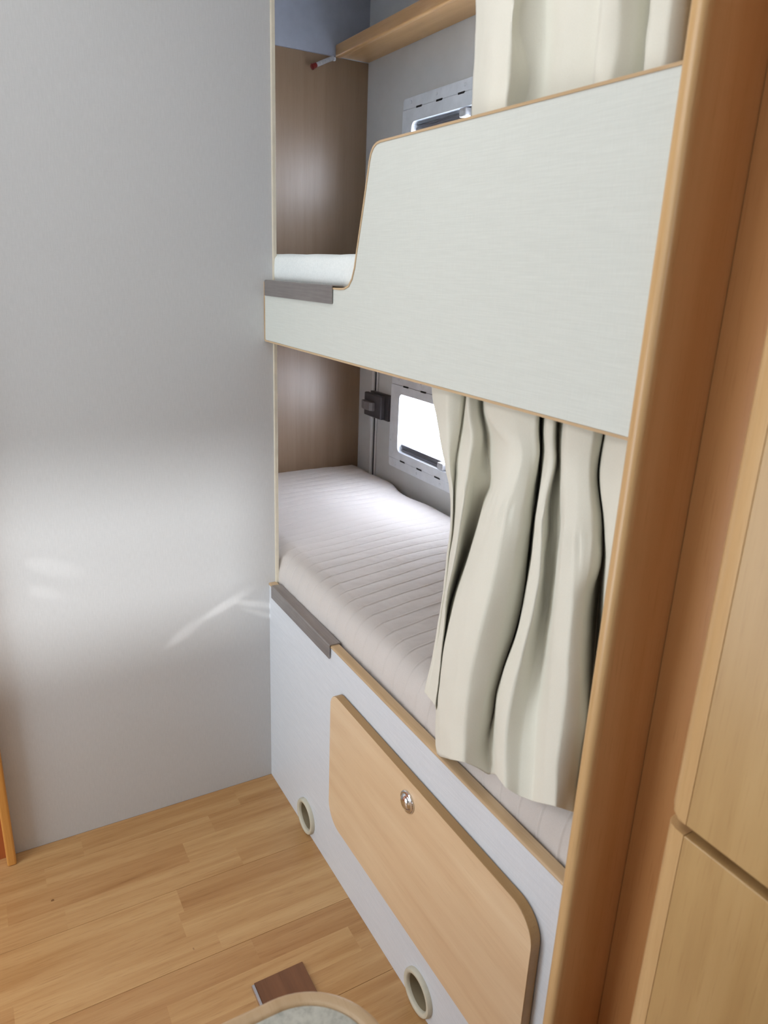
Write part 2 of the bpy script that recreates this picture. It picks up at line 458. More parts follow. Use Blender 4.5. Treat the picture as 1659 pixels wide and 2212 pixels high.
# ------------------------------------------------------------------ windows in the back wall
def window(name, label, z0, z1, o0, o1, rails_at_top):
    x0, x1 = LW[0] - 0.058, LW[1] + 0.058
    w = thing(name, label, None, (-0.205, D, z0), kind='structure')
    hole = rrect(LW[0], LW[1], o0, o1, 0.022, 6)
    obj('window_frame', prism(rrect(x0, x1, z0 + 0.036, z1 - 0.036, 0.004, 2), 'Y', D - 0.012, D, [hole]), M['plastic'], w)
    obj('frame_strip', prism(rrect(x0, x1, z1 - 0.035, z1, (0.002, 0.002, 0.012, 0.012), 4), 'Y', D - 0.011, D, bev=0.002), M['plastic'], w)
    obj('frame_strip', prism(rrect(x0, x1, z0, z0 + 0.035, (0.012, 0.012, 0.002, 0.002), 4), 'Y', D - 0.011, D, bev=0.002), M['plastic'], w)
    # reveal lining the opening through the wall
    rv = obj('reveal', prism(offset(hole, 0.0), 'Y', D - 0.0125, D + 0.045, [offset(hole, 0.004)]), M['plastic'], w)
    obj('pane', box(LW[0] + 0.003, LW[1] - 0.003, D + 0.034, D + 0.038, o0 + 0.003, o1 - 0.003), M['glass'], w)
    for zz, zs in ((z1 - 0.0355, 1), (z0 + 0.0355, -1)):
        for i in range(6):
            xx = x0 + 0.085 + i * 0.118
            obj('slot', box(xx, xx + 0.034, D - 0.0128, D - 0.008, zz - 0.003, zz + 0.003, 0.001), M['slot'], w)
        for i in range(5):
            xx = x0 + 0.05 + i * 0.152
            obj('screw_cap', lathe_y(xx, zz + zs * 0.02, [(0.005, D - 0.011), (0.005, D - 0.0125), (0.004, D - 0.0132), (0, D - 0.0134)], 14), M['plastic'], w, True)
    for i in range(2):
        obj('screw_cap', lathe_y(x0 + 0.008, z0 + 0.10 + i * 0.13, [(0.004, D - 0.012), (0.004, D - 0.013), (0, D - 0.0138)], 12), M['plastic'], w, True)
    # folded pleated blind with its rails
    s = -1 if rails_at_top else 1
    zb = (o1 - 0.003) if rails_at_top else (o0 + 0.003)
    for (dz, hh, yy) in ((0.0, 0.010, 0.004), (0.011, 0.006, 0.008), (0.018, 0.010, 0.004)):
        a, b = sorted((zb + s * dz, zb + s * (dz + hh)))
        obj('blind_rail', box(LW[0] + 0.006, LW[1] - 0.006, D + yy, D + 0.026, a, b, 0.0015), M['rail'], w)
    obj('blind_clip', box(-0.222, -0.188, D - 0.018, D + 0.006, *sorted((zb + s * 0.004, zb + s * 0.028)), 0.004, 3), M['clear'], w, True)
window('window_1', 'upper bunk window, white plastic frame with blind folded to its top', 1.700, 2.048, 1.762, 1.977, True)
window('window_2', 'lower bunk window, white plastic frame with blind folded to its foot', 0.790, 1.140, 0.852, 1.078, False)

# vertical post and groove of the service hatch beside the lower window, with its latch
hp = thing('trim_3', 'grey upright strip left of the lower bunk window', None, (-0.70, D, 0.60), kind='structure')
obj('strip', prism([(-0.735, D), (-0.735, D - 0.008), (-0.728, D - 0.014), (-0.712, D - 0.014), (-0.706, D - 0.008), (-0.706, D)], 'Z', 0.60, 1.44), M['inner_wall'], hp)
obj('groove', box(-0.704, -0.693, D - 0.0035, D, 0.60, 1.44), M['slot'], hp)
obj('rounded_bead', box(-0.692, -0.680, D - 0.006, D, 0.60, 1.44, 0.0025), M['inner_wall'], hp)
lt = thing('hatch_latch', 'dark grey plastic latch on the wall beside the lower bunk window', 'latch', (-0.64, D, 0.955))
obj('latch_base', box(-0.735, -0.60, D - 0.034, D - 0.0145, 0.958, 1.048, 0.004), M['plastic_dark'], lt)
obj('latch_plate', box(-0.72, -0.575, D - 0.0145, D - 0.0, 0.955, 1.055, 0.002), M['plastic_dark'], lt)
obj('lever', prism([(-0.728, D - 0.034), (-0.732, D - 0.046), (-0.70, D - 0.054), (-0.66, D - 0.052), (-0.648, D - 0.044), (-0.648, D - 0.034)], 'Z', 0.985, 1.018, bev=0.002), M['lever'], lt)

# ------------------------------------------------------------------ bunk end panel and bunk enclosure
ep = thing('trim_4', 'panelled head end of the bunk niche', None, (XE, 0.35, 0.0), kind='structure')
obj('veneer_panel', box(XE - 0.02, XE, 0.0, D, 0.0, 2.206), M['end_panel'], ep)
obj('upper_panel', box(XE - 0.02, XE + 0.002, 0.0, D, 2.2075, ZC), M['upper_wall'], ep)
structure('wall_rear', box(XE, -0.022, -0.02, 0.0, 0.0, ZC), M['inner_wall'], 'hidden niche wall behind the grey partition')
# ------------------------------------------------------------------ right: partition panel with lipping
pp = thing('partition_panel', 'tall red brown wooden upright at the right end of the bunks with rounded pale edge', 'panel', (1.226, 0.3, 0.0))
obj('side_panel', box(L0 + 0.0015, 1.2355, -0.024, D - 0.001, 0.0, ZC - 0.001), M['cherry'], pp)
prof = [(L0, -0.024), (L0, -0.030), (L0 + 0.002, -0.0345), (L0 + 0.006, -0.037), (L0 + 0.015, -0.037), (L0 + 0.0195, -0.0345), (L0 + 0.0215, -0.030), (L0 + 0.0215, -0.024)]
obj('edge_lipping', prism(prof, 'Z', 0.0, ZC - 0.001), M['post'], pp, True, angle=60)
tag(pp.children[1], 'pale beech rounded front edge')

# ------------------------------------------------------------------ wardrobe
wd = thing('wardrobe', 'tall pale wooden wardrobe with two curved-edge doors at the right', 'wardrobe', (1.65, 0.3, 0.0))
XW1 = 2.05
obj('carcass', box(1.376, XW1, -0.030, D - 0.001, 0.0, ZC - 0.001), M['cherry2'], wd)
obj('filler_panel', box(1.2365, 1.3755, 0.072, 0.09, 0.0, ZC - 0.001), M['cherry2'], wd)
def wdoor(z0, z1, round_bottom):
    ed = [(1.398, -0.0575), (1.386, -0.0565), (1.377, -0.053), (1.3715, -0.047), (1.370, -0.040), (1.370, -0.031), (1.398, -0.031)]
    r = 0.018
    B = bmesh.new(); rings = []
    hs = []
    n = 8
    if round_bottom:
        hs = [(z0 + r * (1 - math.cos(math.radians(90 * i / n))), r * (1 - math.sin(math.radians(90 * i / n)))) for i in range(n + 1)]
        hs = hs + [(z1, 0)]
    else:
        hs = [(z0, 0), (z1, 0)]
    for z, inset in hs:
        rings.append([B.verts.new((min(1.398, max(px, 1.370 + inset)), py, z)) for px, py in ed])
    for a, b in zip(rings, rings[1:]):
        for q in range(len(ed)):
            try: B.faces.new((a[q], a[(q + 1) % len(ed)], b[(q + 1) % len(ed)], b[q]))
            except ValueError: pass
    B.faces.new(rings[0]); B.faces.new(rings[-1][::-1])
    d = obj('door', box(1.3983, XW1, -0.0575, -0.031, z0, z1, 0.0012), M['wardrobe'], wd)
    obj('edge_profile', B, M['post'], d, True, angle=50)
wdoor(0.922, ZC - 0.01, True)
wdoor(0.05, 0.908, False)
obj('gap_backing', box(1.3765, XW1, -0.0306, -0.030, 0.90, 0.93), M['gap'], wd)

# ------------------------------------------------------------------ lower bunk
lb = thing('lower_bunk', 'lower bunk base with white linen front board and beech top edge', 'bunk', (0.2, 0.3, 0.0))
VENTS = [(0.275, 0.0535), (0.863, 0.0505)]
fb = [(0.0005, 0.0005), (L0 - 0.0005, 0.0005), (L0 - 0.0005, 0.643), (0.0005, 0.643)]
obj('front_board', prism(fb, 'Y', -0.019, -0.001, [circle(vx, vz, 0.043) for vx, vz in VENTS]), M['low_board'], lb)
obj('edge_band', prism([(-0.020, 0.6432), (-0.0205, 0.6465), (-0.018, 0.6490), (0.002, 0.6490), (0.003, 0.6470), (0.003, 0.6432)], 'X', 0.0005, L0 - 0.0005), M['band'], lb, True, angle=60)
obj('base_panel', box(XE + 0.001, L0 - 0.001, 0.004, D - 0.001, 0.575, 0.598), M['ply'], lb)
hd = obj('storage_lid', prism(rrect(0.452, 1.178, 0.193, 0.557, (0.055, 0.06, 0.055, 0.035), 10), 'Y', -0.0400, -0.0210, bev=0.0008, seg=1), M['door_edge'], lb)
tag(hd, 'pale pear wood lid with rounded corners and darker edge')
obj('lid_face', prism(rrect(0.4525, 1.1775, 0.1935, 0.5565, (0.055, 0.06, 0.055, 0.035), 10), 'Y', -0.0405, -0.0400), M['lid'], hd)
obj('lid_gasket', prism(rrect(0.458, 1.172, 0.199, 0.551, (0.05, 0.055, 0.05, 0.03), 8), 'Y', -0.0210, -0.0191), M['slot'], hd)
kb = obj('lock_knob', lathe_y(0.808, 0.507, [(0.0225, -0.0405), (0.0235, -0.0425), (0.0225, -0.0450), (0.0195, -0.0460), (0.0180, -0.0452), (0.0168, -0.0462), (0.0150, -0.0492), (0.010, -0.0518), (0.005, -0.0528), (0, -0.053)], 48), M['chrome'], hd, True, angle=70)
tag(kb, 'round chrome push lock')
for vx, vz in VENTS:
    vt = obj('air_vent', lathe_y(vx, vz, [(0.0500, -0.0192), (0.0505, -0.0225), (0.0500, -0.0270), (0.0478, -0.0295), (0.0445, -0.0302), (0.0405, -0.0290), (0.0385, -0.0265), (0.0375, -0.022), (0.0372, -0.0195), (0.0372, 0.004)], 96, serr=(1, 2)), M['vent'], lb, True, angle=40)
    tag(vt, 'round beige plastic air outlet with ribbed rim')
    obj('vent_tube', lathe_y(vx, vz, [(0.0371, -0.021), (0.0365, 0.012), (0.036, 0.05), (0.036, 0.08), (0, 0.082)], 40), M['vent_in'], vt, True)

def cap(name, x0, x1, yf, yb, zt, drop, label, parent):
    t = 0.0022; r = 0.003
    o = [(yf, zt - drop), (yf, zt - r), (yf + r * 0.3, zt - r * 0.3), (yf + r, zt), (yb - r, zt), (yb, zt - r), (yb, zt - 0.008),
         (yb - t, zt - 0.008), (yb - t, zt - t - 0.001), (yf + t + 0.001, zt - t), (yf + t, zt - t - 0.001), (yf + t, zt - drop)]
    c = obj(name, prism(o, 'X', x0, x1), M['steel'], parent)
    tag(c, label)
    return c
cap('metal_cap', 0.030, 0.408, -0.0245, 0.0075, 0.6525, 0.037, 'brushed steel ladder rest folded over the board edge', lb)

# ------------------------------------------------------------------ upper bunk
ub = thing('upper_bunk', 'upper bunk with cream linen guard board cut away at the left for climbing in', 'bunk', (0.2, 0.3, 1.32))
out = [(0.0005, 1.326), (0.004, 1.320), (1.2145, 1.320), (1.2145, 1.716), (0.575, 1.716), (0.561, 1.7145), (0.549, 1.709), (0.540, 1.699), (0.535, 1.686),
       (0.518, 1.615), (0.503, 1.572), (0.4945, 1.535), (0.487, 1.505), (0.4775, 1.485), (0.464, 1.472), (0.446, 1.4665), (0.425, 1.465), (0.0005, 1.465)]
def smooth_outline(o):
    res = []
    for i, p in enumerate(o):
        res.append(p)
    return res
# straighten the sloping shoulder: from (0.4945,1.535) straight to (0.535,1.686)
out = [p for p in out if p not in ((0.518, 1.615), (0.503, 1.572))]
out.insert(out.index((0.535, 1.686)) + 1, (0.515, 1.608))
inn = offset(out, 0.004)
obj('guard_board', prism(inn, 'Y', -0.0225, -0.0035), M['board'], ub)
eb = obj('edge_band', prism(out, 'Y', -0.0238, -0.0022, [offset(out, 0.0038)]), M['band'], ub)
tag(eb, 'thin beech edge strip round the guard board')
obj('base_panel', box(XE + 0.001, L0 - 0.001, 0.002, D - 0.001, 1.440, 1.462), M['ply'], ub)
cap('metal_cap', 0.013, 0.396, -0.0268, 0.0015, 1.4695, 0.037, 'brushed steel ladder rest folded over the board edge', ub)

# ------------------------------------------------------------------ lower mattress with pin-tucked cover
def mattress_low():
    x0, x1, pitch = XE + 0.004, L0 - 0.006, 0.0468
    # closed profile in y, z from the front foot over the top to the back foot
    base = [(0.030, 0.602), (0.020, 0.6035), (0.012, 0.612), (0.009, 0.630), (0.0075, 0.655), (0.009, 0.680), (0.016, 0.702), (0.028, 0.720), (0.046, 0.7315), (0.070, 0.737)]
    prof = []
    for i in range(len(base) - 1):
        for s in range(5):
            q = catmull([(a, b, 0) for a, b in base], i + s / 5); prof.append((q[0], q[1]))
    nb = 74
    for i in range(nb + 1):
        t = i / nb; prof.append((0.070 + (0.655 - 0.070) * t, 0.737 - 0.004 * t))
    for a, b in ((0.668, 0.728), (0.676, 0.716), (0.678, 0.70), (0.678, 0.65), (0.676, 0.604)): prof.append((a, b))
    n = int((x1 - x0) / 0.0017)
    P = []
    for i in range(n + 1):
        x = x0 + (x1 - x0) * i / n
        row = []
        end = min((x - x0) / 0.03, (x1 - x) / 0.02, 1.0); endf = math.sqrt(max(0, 1 - (1 - end) ** 2))
        for j, (y, z) in enumerate(prof):
            back = max(0.0, min(1.0, (y - 0.45) / 0.2))
            yy = y + back * (0.012 * math.sin(x * 9 + 1.0) + 0.008 * math.sin(x * 21) - 0.006)
            top = max(0.0, min(1.0, (z - 0.60) / 0.06))
            ph = x + 0.20 * max(y, 0) + 0.006 * math.sin(y * 9 + x * 2) + 0.004 * noise.noise(Vector((x * 3, y * 6, z * 4))) * 2
            f = (ph / pitch) % 1.0
            d = min(f, 1 - f) * pitch
            ridge = 0.0030 * math.exp(-(d / 0.0017) ** 2) + 0.0026 * (math.sin(math.pi * f) ** 0.5) - 0.002
            wr = 0.0010 * noise.noise(Vector((x * 30, y * 7, z * 9))) + 0.0005 * noise.noise(Vector((x * 60, y * 90, z * 60)))
            crease = 0.0
            if 0.35 < x < 0.75 and 0.12 < y < 0.42:
                wgt = math.sin(math.pi * (x - 0.35) / 0.4) * math.sin(math.pi * (y - 0.12) / 0.3)
                crease = 0.006 * wgt * noise.noise(Vector((x * 34 + y * 12, y * 9, 3.1)))
            lump = 0.009 * noise.noise(Vector((x * 2.3, y * 3.5, 0.4)))
            h = (ridge + wr + crease + lump) * top
            # outward direction
            a = prof[max(j - 1, 0)]; b = prof[min(j + 1, len(prof) - 1)]
            ty, tz = b[0] - a[0], b[1] - a[1]; l = math.hypot(ty, tz) or 1
            ny, nz = -tz / l, ty / l
            if nz < -0.5: ny, nz = 0, 0
            gather = 0.0
            if x > 1.12 and y < 0.05:
                gather = 0.006 * (x - 1.12) / 0.09 * noise.noise(Vector((x * 60, z * 25, 7.7)))
            zz = 0.602 + (z - 0.602) * (0.55 + 0.45 * endf) + nz * h
            row.append((x, yy + ny * (h * 0.8 + gather), zz))
        P.append(row)
    B = grid(P)
    for e in (P[0], P[-1]): pass
    B.verts.ensure_lookup_table()
    m_ = len(prof)
    B.faces.new([B.verts[k] for k in range(m_)])
    B.faces.new([B.verts[n * m_ + k] for k in range(m_)][::-1])
    return B
mt_ = obj('mattress', mattress_low(), M['sheet'], None, True, loc=(0.2, 0.34, 0.602), angle=0)
tag(mt_, 'lower bunk mattress in a mauve grey cover with rows of pin tucks', 'mattress')

def mattress_up():
    x0, x1 = XE + 0.004, L0 - 0.006
    prof = [(0.012, 1.4635), (0.0045, 1.467), (0.003, 1.480), (0.003, 1.505), (0.0045, 1.520), (0.010, 1.528), (0.025, 1.531)]
    prof += [(0.06 + i * 0.06, 1.532) for i in range(10)] + [(0.66, 1.530), (0.682, 1.524), (0.688, 1.51), (0.688, 1.466)]
    n = 150; P = []
    for i in range(n + 1):
        x = x0 + (x1 - x0) * i / n
        P.append([(x, y + (0.0012 * noise.noise(Vector((x * 14, z * 30, 1))) if y < 0.01 else 0), z + (0.003 * noise.noise(Vector((x * 8, y * 6, 5))) if z > 1.50 else 0)) for y, z in prof])
    B = grid(P); B.verts.ensure_lookup_table(); m_ = len(prof)
    B.faces.new([B.verts[k] for k in range(m_)]); B.faces.new([B.verts[n * m_ + k] for k in range(m_)][::-1])
    return B
mu = obj('mattress', mattress_up(), M['white_cloth'], None, True, loc=(0.2, 0.34, 1.4635), angle=0)
tag(mu, 'thin white quilted mattress on the upper bunk', 'mattress')

# ------------------------------------------------------------------ curtains
LOWC = [
[(0.7036,0.03,1.4),(0.7042,0.03,1.3),(0.7255,0.0316,1.25),(0.7438,0.0343,1.2),(0.7571,0.0362,1.165),(0.7706,0.038,1.13),(0.7865,0.0407,1.08),(0.778,0.0439,1.02),(0.7775,0.0413,0.96),(0.7797,0.0357,0.9),(0.7811,0.0302,0.84),(0.782,0.0256,0.79),(0.7781,0.0214,0.745),(0.7754,0.02,0.715)],
[(0.7066,0.028,1.4),(0.7074,0.028,1.3),(0.7287,0.0277,1.25),(0.7522,0.0271,1.2),(0.7695,0.0268,1.165),(0.7857,0.0264,1.13),(0.7947,0.0259,1.08),(0.7918,0.0252,1.02),(0.7933,0.0207,0.96),(0.7954,0.0143,0.9),(0.7959,0.0078,0.84),(0.7947,0.0024,0.79),(0.7896,-0.0024,0.745),(0.7884,-0.0036,0.7341)],
[(0.7754,0.012,1.4),(0.7768,0.012,1.3),(0.7857,0.0123,1.25),(0.7908,0.0129,1.2),(0.8011,0.0132,1.165),(0.8101,0.0136,1.13),(0.8142,0.0141,1.08),(0.8087,0.0148,1.02),(0.8093,0.0116,0.96),(0.8097,0.0065,0.9),(0.8084,0.0014,0.84),(0.8062,-0.0029,0.79),(0.8031,-0.0063,0.7498),(0.8021,-0.0073,0.7378)],
[(0.7918,0.03,1.4),(0.7918,0.03,1.3),(0.7937,0.0289,1.25),(0.7887,0.0271,1.2),(0.7916,0.0259,1.165),(0.7975,0.0246,1.13),(0.8056,0.0229,1.08),(0.8048,0.0207,1.02),(0.8078,0.0156,0.96),(0.8107,0.0089,0.9),(0.8105,0.0022,0.84),(0.8102,-0.0033,0.79),(0.8099,-0.0078,0.7497),(0.8098,-0.0091,0.7377)],
[(0.7849,0.045,1.4),(0.7849,0.045,1.3),(0.785,0.0415,1.25),(0.7855,0.0356,1.2),(0.7896,0.0314,1.165),(0.7974,0.0273,1.13),(0.8102,0.0214,1.08),(0.8158,0.0144,1.02),(0.8187,0.0084,0.96),(0.8207,0.0031,0.9),(0.8189,-0.0022,0.84),(0.8179,-0.0067,0.79),(0.8176,-0.0101,0.7517),(0.8175,-0.0111,0.7397)],
[(0.8392,0.01,1.4),(0.8406,0.01,1.3),(0.8591,0.0083,1.25),(0.859,0.0054,1.2),(0.8584,0.0034,1.165),(0.8576,0.0014,1.13),(0.856,-0.0014,1.08),(0.8522,-0.0049,1.02),(0.8455,-0.0084,0.96),(0.8465,-0.0119,0.9),(0.8479,-0.0155,0.84),(0.8489,-0.0184,0.79),(0.8495,-0.0204,0.7563),(0.8497,-0.0212,0.7443)],
[(0.8432,0.026,1.4),(0.8432,0.026,1.3),(0.8601,0.0277,1.25),(0.853,0.0306,1.2),(0.8463,0.0326,1.165),(0.8382,0.0346,1.13),(0.8261,0.0374,1.08),(0.8113,0.0409,1.02),(0.8042,0.0364,0.96),(0.8013,0.0279,0.9),(0.804,0.0195,0.84),(0.8105,0.0124,0.79),(0.8169,0.0061,0.745),(0.8242,0.004,0.7016)],
[(0.8273,0.05,1.4),(0.8273,0.05,1.3),(0.8382,0.0524,1.25),(0.8499,0.0563,1.2),(0.8556,0.059,1.165),(0.8365,0.0618,1.13),(0.8183,0.0657,1.08),(0.7947,0.0704,1.02),(0.7826,0.0604,0.96),(0.7844,0.0431,0.9),(0.7915,0.0258,0.84),(0.8063,0.0113,0.79),(0.8266,-0.0017,0.745),(0.843,-0.006,0.6392)],
[(0.8888,0.01,1.4),(0.8921,0.01,1.3),(0.9507,0.0094,1.25),(0.9389,0.0083,1.2),(0.9237,0.0075,1.165),(0.9061,0.0068,1.13),(0.8922,0.0057,1.08),(0.8765,0.0044,1.02),(0.8636,-0.0016,0.96),(0.8599,-0.0101,0.9),(0.8616,-0.0185,0.84),(0.8721,-0.0256,0.79),(0.8824,-0.0319,0.745),(0.8972,-0.034,0.6703)],
[(0.9231,0.006,1.4),(0.9303,0.006,1.3),(0.9806,0.0015,1.25),(0.9699,-0.006,1.2),(0.9612,-0.0112,1.165),(0.9581,-0.0165,1.13),(0.9559,-0.024,1.08),(0.9508,-0.033,1.02),(0.9448,-0.0387,0.96),(0.9383,-0.0427,0.9),(0.9402,-0.0467,0.84),(0.9436,-0.05,0.79),(0.9503,-0.053,0.745),(0.9556,-0.054,0.7096)],
[(0.9597,0.008,1.4),(0.9637,0.008,1.3),(0.9926,0.0022,1.25),(0.9938,-0.0074,1.2),(0.9905,-0.0142,1.165),(0.993,-0.0209,1.13),(0.9962,-0.0306,1.08),(0.9975,-0.0421,1.02),(0.9921,-0.0472,0.96),(0.9837,-0.049,0.9),(0.9814,-0.0507,0.84),(0.9812,-0.0522,0.79),(0.9886,-0.0536,0.745),(0.9913,-0.054,0.7291)],
[(0.9846,0.014,1.4),(0.986,0.014,1.3),(1.0004,0.011,1.25),(1.0052,0.006,1.2),(1.0062,0.0025,1.165),(1.0072,-0.001,1.13),(1.0085,-0.006,1.08),(1.0091,-0.012,1.02),(1.0045,-0.0164,0.96),(0.9974,-0.0199,0.9),(0.9917,-0.0235,0.84),(0.9888,-0.0264,0.79),(0.99,-0.0291,0.745),(0.9958,-0.03,0.7129)],
[(0.9951,0.022,1.4),(0.9955,0.022,1.3),(1.0038,0.0233,1.25),(0.9987,0.0254,1.2),(0.9976,0.0269,1.165),(0.9967,0.0284,1.13),(0.9952,0.0306,1.08),(0.993,0.0331,1.02),(0.9893,0.0281,0.96),(0.9828,0.0192,0.9),(0.978,0.0103,0.84),(0.9792,0.0029,0.79),(0.9804,-0.0038,0.745),(0.9965,-0.006,0.6919)],
[(0.9327,0.085,1.4),(0.9327,0.085,1.3),(0.9372,0.0866,1.25),(0.9401,0.0893,1.2),(0.9373,0.0912,1.165),(0.9343,0.093,1.13),(0.93,0.0957,1.08),(0.9279,0.0989,1.02),(0.9363,0.0852,0.96),(0.9462,0.063,0.9),(0.9538,0.0407,0.84),(0.9648,0.0222,0.79),(0.9787,0.0056,0.745),(0.9979,0,0.6907)],
[(0.9904,0.04,1.4),(0.9904,0.04,1.3),(0.9965,0.0405,1.25),(0.997,0.0414,1.2),(0.9948,0.0421,1.165),(0.9925,0.0427,1.13),(0.9918,0.0436,1.08),(0.9865,0.0446,1.02),(0.986,0.0374,0.96),(0.9808,0.0261,0.9),(0.9781,0.0148,0.84),(0.9876,0.0053,0.79),(1.001,-0.0032,0.745),(1.014,-0.006,0.7042)],
[(1.0313,0.008,1.4),(1.0328,0.008,1.3),(1.0454,0.0067,1.25),(1.0374,0.0046,1.2),(1.0369,0.0031,1.165),(1.0399,0.0016,1.13),(1.0409,-0.0006,1.08),(1.0382,-0.0031,1.02),(1.0301,-0.0084,0.96),(1.0206,-0.0151,0.9),(1.0222,-0.0218,0.84),(1.0332,-0.0273,0.79),(1.047,-0.032,0.7481),(1.051,-0.0333,0.7361)],
[(1.0436,0.01,1.4),(1.0452,0.01,1.3),(1.0561,0.0079,1.25),(1.0524,0.0043,1.2),(1.0541,0.0018,1.165),(1.0591,-0.0007,1.13),(1.0652,-0.0043,1.08),(1.0645,-0.0086,1.02),(1.0615,-0.0156,0.96),(1.0583,-0.0241,0.9),(1.0613,-0.0325,0.84),(1.072,-0.0396,0.79),(1.0835,-0.0441,0.7577),(1.0878,-0.0458,0.7457)],
[(1.0151,0.045,1.4),(1.0151,0.045,1.3),(1.0262,0.0434,1.25),(1.0241,0.0407,1.2),(1.0257,0.0388,1.165),(1.029,0.037,1.13),(1.0367,0.0343,1.08),(1.0436,0.0311,1.02),(1.0495,0.0211,0.96),(1.0575,0.0078,0.9),(1.0677,-0.0056,0.84),(1.0813,-0.0167,0.79),(1.0968,-0.0267,0.745),(1.1008,-0.0292,0.7334)],
[(1.0334,0.035,1.4),(1.0334,0.035,1.3),(1.0388,0.0353,1.25),(1.0445,0.0359,1.2),(1.048,0.0362,1.165),(1.0498,0.0366,1.13),(1.0501,0.0371,1.08),(1.0492,0.0378,1.02),(1.0565,0.0294,0.96),(1.0706,0.0165,0.9),(1.0869,0.0036,0.84),(1.1029,-0.0071,0.79),(1.118,-0.0168,0.745),(1.1215,-0.019,0.7345)],
[(1.0746,0.006,1.4),(1.0752,0.006,1.3),(1.0799,0.0043,1.25),(1.0926,0.0014,1.2),(1.1016,-0.0006,1.165),(1.1042,-0.0026,1.13),(1.1083,-0.0054,1.08),(1.1135,-0.0089,1.02),(1.1213,-0.0144,0.96),(1.1334,-0.0211,0.9),(1.1438,-0.0278,0.84),(1.1556,-0.0333,0.79),(1.1586,-0.0347,0.7778),(1.1614,-0.036,0.7658)],
[(1.0956,0.008,1.4),(1.0965,0.008,1.3),(1.105,0.005,1.25),(1.1192,-0,1.2),(1.1277,-0.0035,1.165),(1.1335,-0.007,1.13),(1.1417,-0.012,1.08),(1.1517,-0.018,1.02),(1.1626,-0.0227,0.96),(1.1673,-0.0267,0.9),(1.1725,-0.0307,0.84),(1.1796,-0.0332,0.8014),(1.1818,-0.034,0.7894),(1.184,-0.0348,0.7774)],
[(1.1154,0.014,1.4),(1.1157,0.014,1.3),(1.1204,0.0125,1.25),(1.1365,0.01,1.2),(1.1446,0.0083,1.165),(1.1498,0.0065,1.13),(1.1466,0.004,1.08),(1.1561,0.001,1.02),(1.1681,-0.0021,0.96),(1.1757,-0.0052,0.9),(1.1777,-0.0083,0.84),(1.1801,-0.0109,0.79),(1.1809,-0.0117,0.7739),(1.1815,-0.0123,0.7619)],
[(1.1163,0.03,1.4),(1.1163,0.03,1.3),(1.1146,0.0306,1.25),(1.1292,0.0317,1.2),(1.1371,0.0325,1.165),(1.142,0.0332,1.13),(1.1328,0.0343,1.08),(1.1346,0.0356,1.02),(1.1465,0.0304,0.96),(1.1649,0.0219,0.9),(1.1708,0.0135,0.84),(1.1762,0.0064,0.79),(1.1823,0.0032,0.7666),(1.1855,0.0015,0.7546)],
[(1.0909,0.06,1.4),(1.0909,0.06,1.3),(1.0834,0.0675,1.25),(1.0819,0.08,1.2),(1.083,0.0887,1.165),(1.0829,0.0975,1.13),(1.078,0.11,1.08),(1.0661,0.125,1.02),(1.0824,0.1125,0.96),(1.1116,0.0863,0.9),(1.1388,0.0601,0.84),(1.1557,0.0382,0.79),(1.1682,0.0227,0.7544),(1.173,0.0174,0.7424)],
[(1.1348,0.02,1.4),(1.1348,0.02,1.3),(1.1348,0.0196,1.25),(1.1503,0.0189,1.2),(1.1592,0.0184,1.165),(1.1661,0.0179,1.13),(1.174,0.0171,1.08),(1.1847,0.0163,1.02),(1.195,0.0181,0.96),(1.1986,0.0195,0.932),(1.2002,0.0201,0.92),(1.2017,0.0208,0.908),(1.2033,0.0214,0.896),(1.2048,0.022,0.884)],
[(1.162,0.012,1.4),(1.163,0.012,1.3),(1.1724,0.0118,1.25),(1.1799,0.0114,1.2),(1.1851,0.0112,1.165),(1.1898,0.0109,1.13),(1.196,0.0106,1.08),(1.2044,0.0101,1.02),(1.2122,0.0115,0.96),(1.214,0.0121,0.944),(1.2153,0.0125,0.932),(1.2166,0.013,0.92),(1.218,0.0134,0.908),(1.2193,0.0139,0.896)],
[(1.1829,0.006,1.4),(1.1837,0.006,1.3),(1.1846,0.006,1.2837),(1.1851,0.006,1.2717),(1.1855,0.006,1.2597),(1.1859,0.006,1.2477),(1.1864,0.006,1.2357),(1.1868,0.006,1.2237),(1.1872,0.006,1.2117),(1.1876,0.006,1.1997),(1.1879,0.006,1.1877),(1.1882,0.006,1.1757),(1.1885,0.006,1.1637),(1.1887,0.006,1.1517)]]

def crisp(line, t, sharp):
    c = catmull(line, t); i = min(int(t), len(line) - 2); f = t - i
    return tuple(c[k] * (1 - sharp) + (line[i][k] * (1 - f) + line[i + 1][k] * f) * sharp for k in range(3))
def curtain_mesh(cols, nu, nv, wr=0.0012, sharp=0.6, head=None):
    # smooth each column down its length, then across the columns
    rows = len(cols[0]); C = []
    for c in cols:
        C.append([catmull(c, j / nv) for j in range((rows - 1) * nv + 1)])
    nr = len(C[0]); P = []
    for j in range(nr):
        line = [c[j] for c in C]; r = []
        for i in range((len(C) - 1) * nu + 1):
            p = crisp(line, i / nu, sharp)
            w = wr * noise.noise(Vector((p[0] * 16, p[2] * 9, i * 0.03))) + wr * 0.5 * noise.noise(Vector((p[0] * 45, p[2] * 30, 2.2)))
            if head:
                g = math.exp(-((p[2] - head) / (0.012 if p[2] > head else 0.035)) ** 2)
                w += g * 0.0032 * noise.noise(Vector((i * 0.55, p[2] * 12, 9.1)))
            r.append((p[0] + w * 0.4, p[1] + w * 1.6, p[2]))
        P.append(r)
    return grid(P)
def curtain_obj(name, bm, parent):
    o = obj(name, bm, M['curtain'], parent, True, angle=0)
    s = o.modifiers.new('thickness', 'SOLIDIFY'); s.thickness = 0.0014; s.offset = 0
    return o
cl = thing('curtain', 'long cream curtain gathered at the right of the lower bunk, hanging over its mattress', 'curtain', (1.0, 0.03, 0.70))
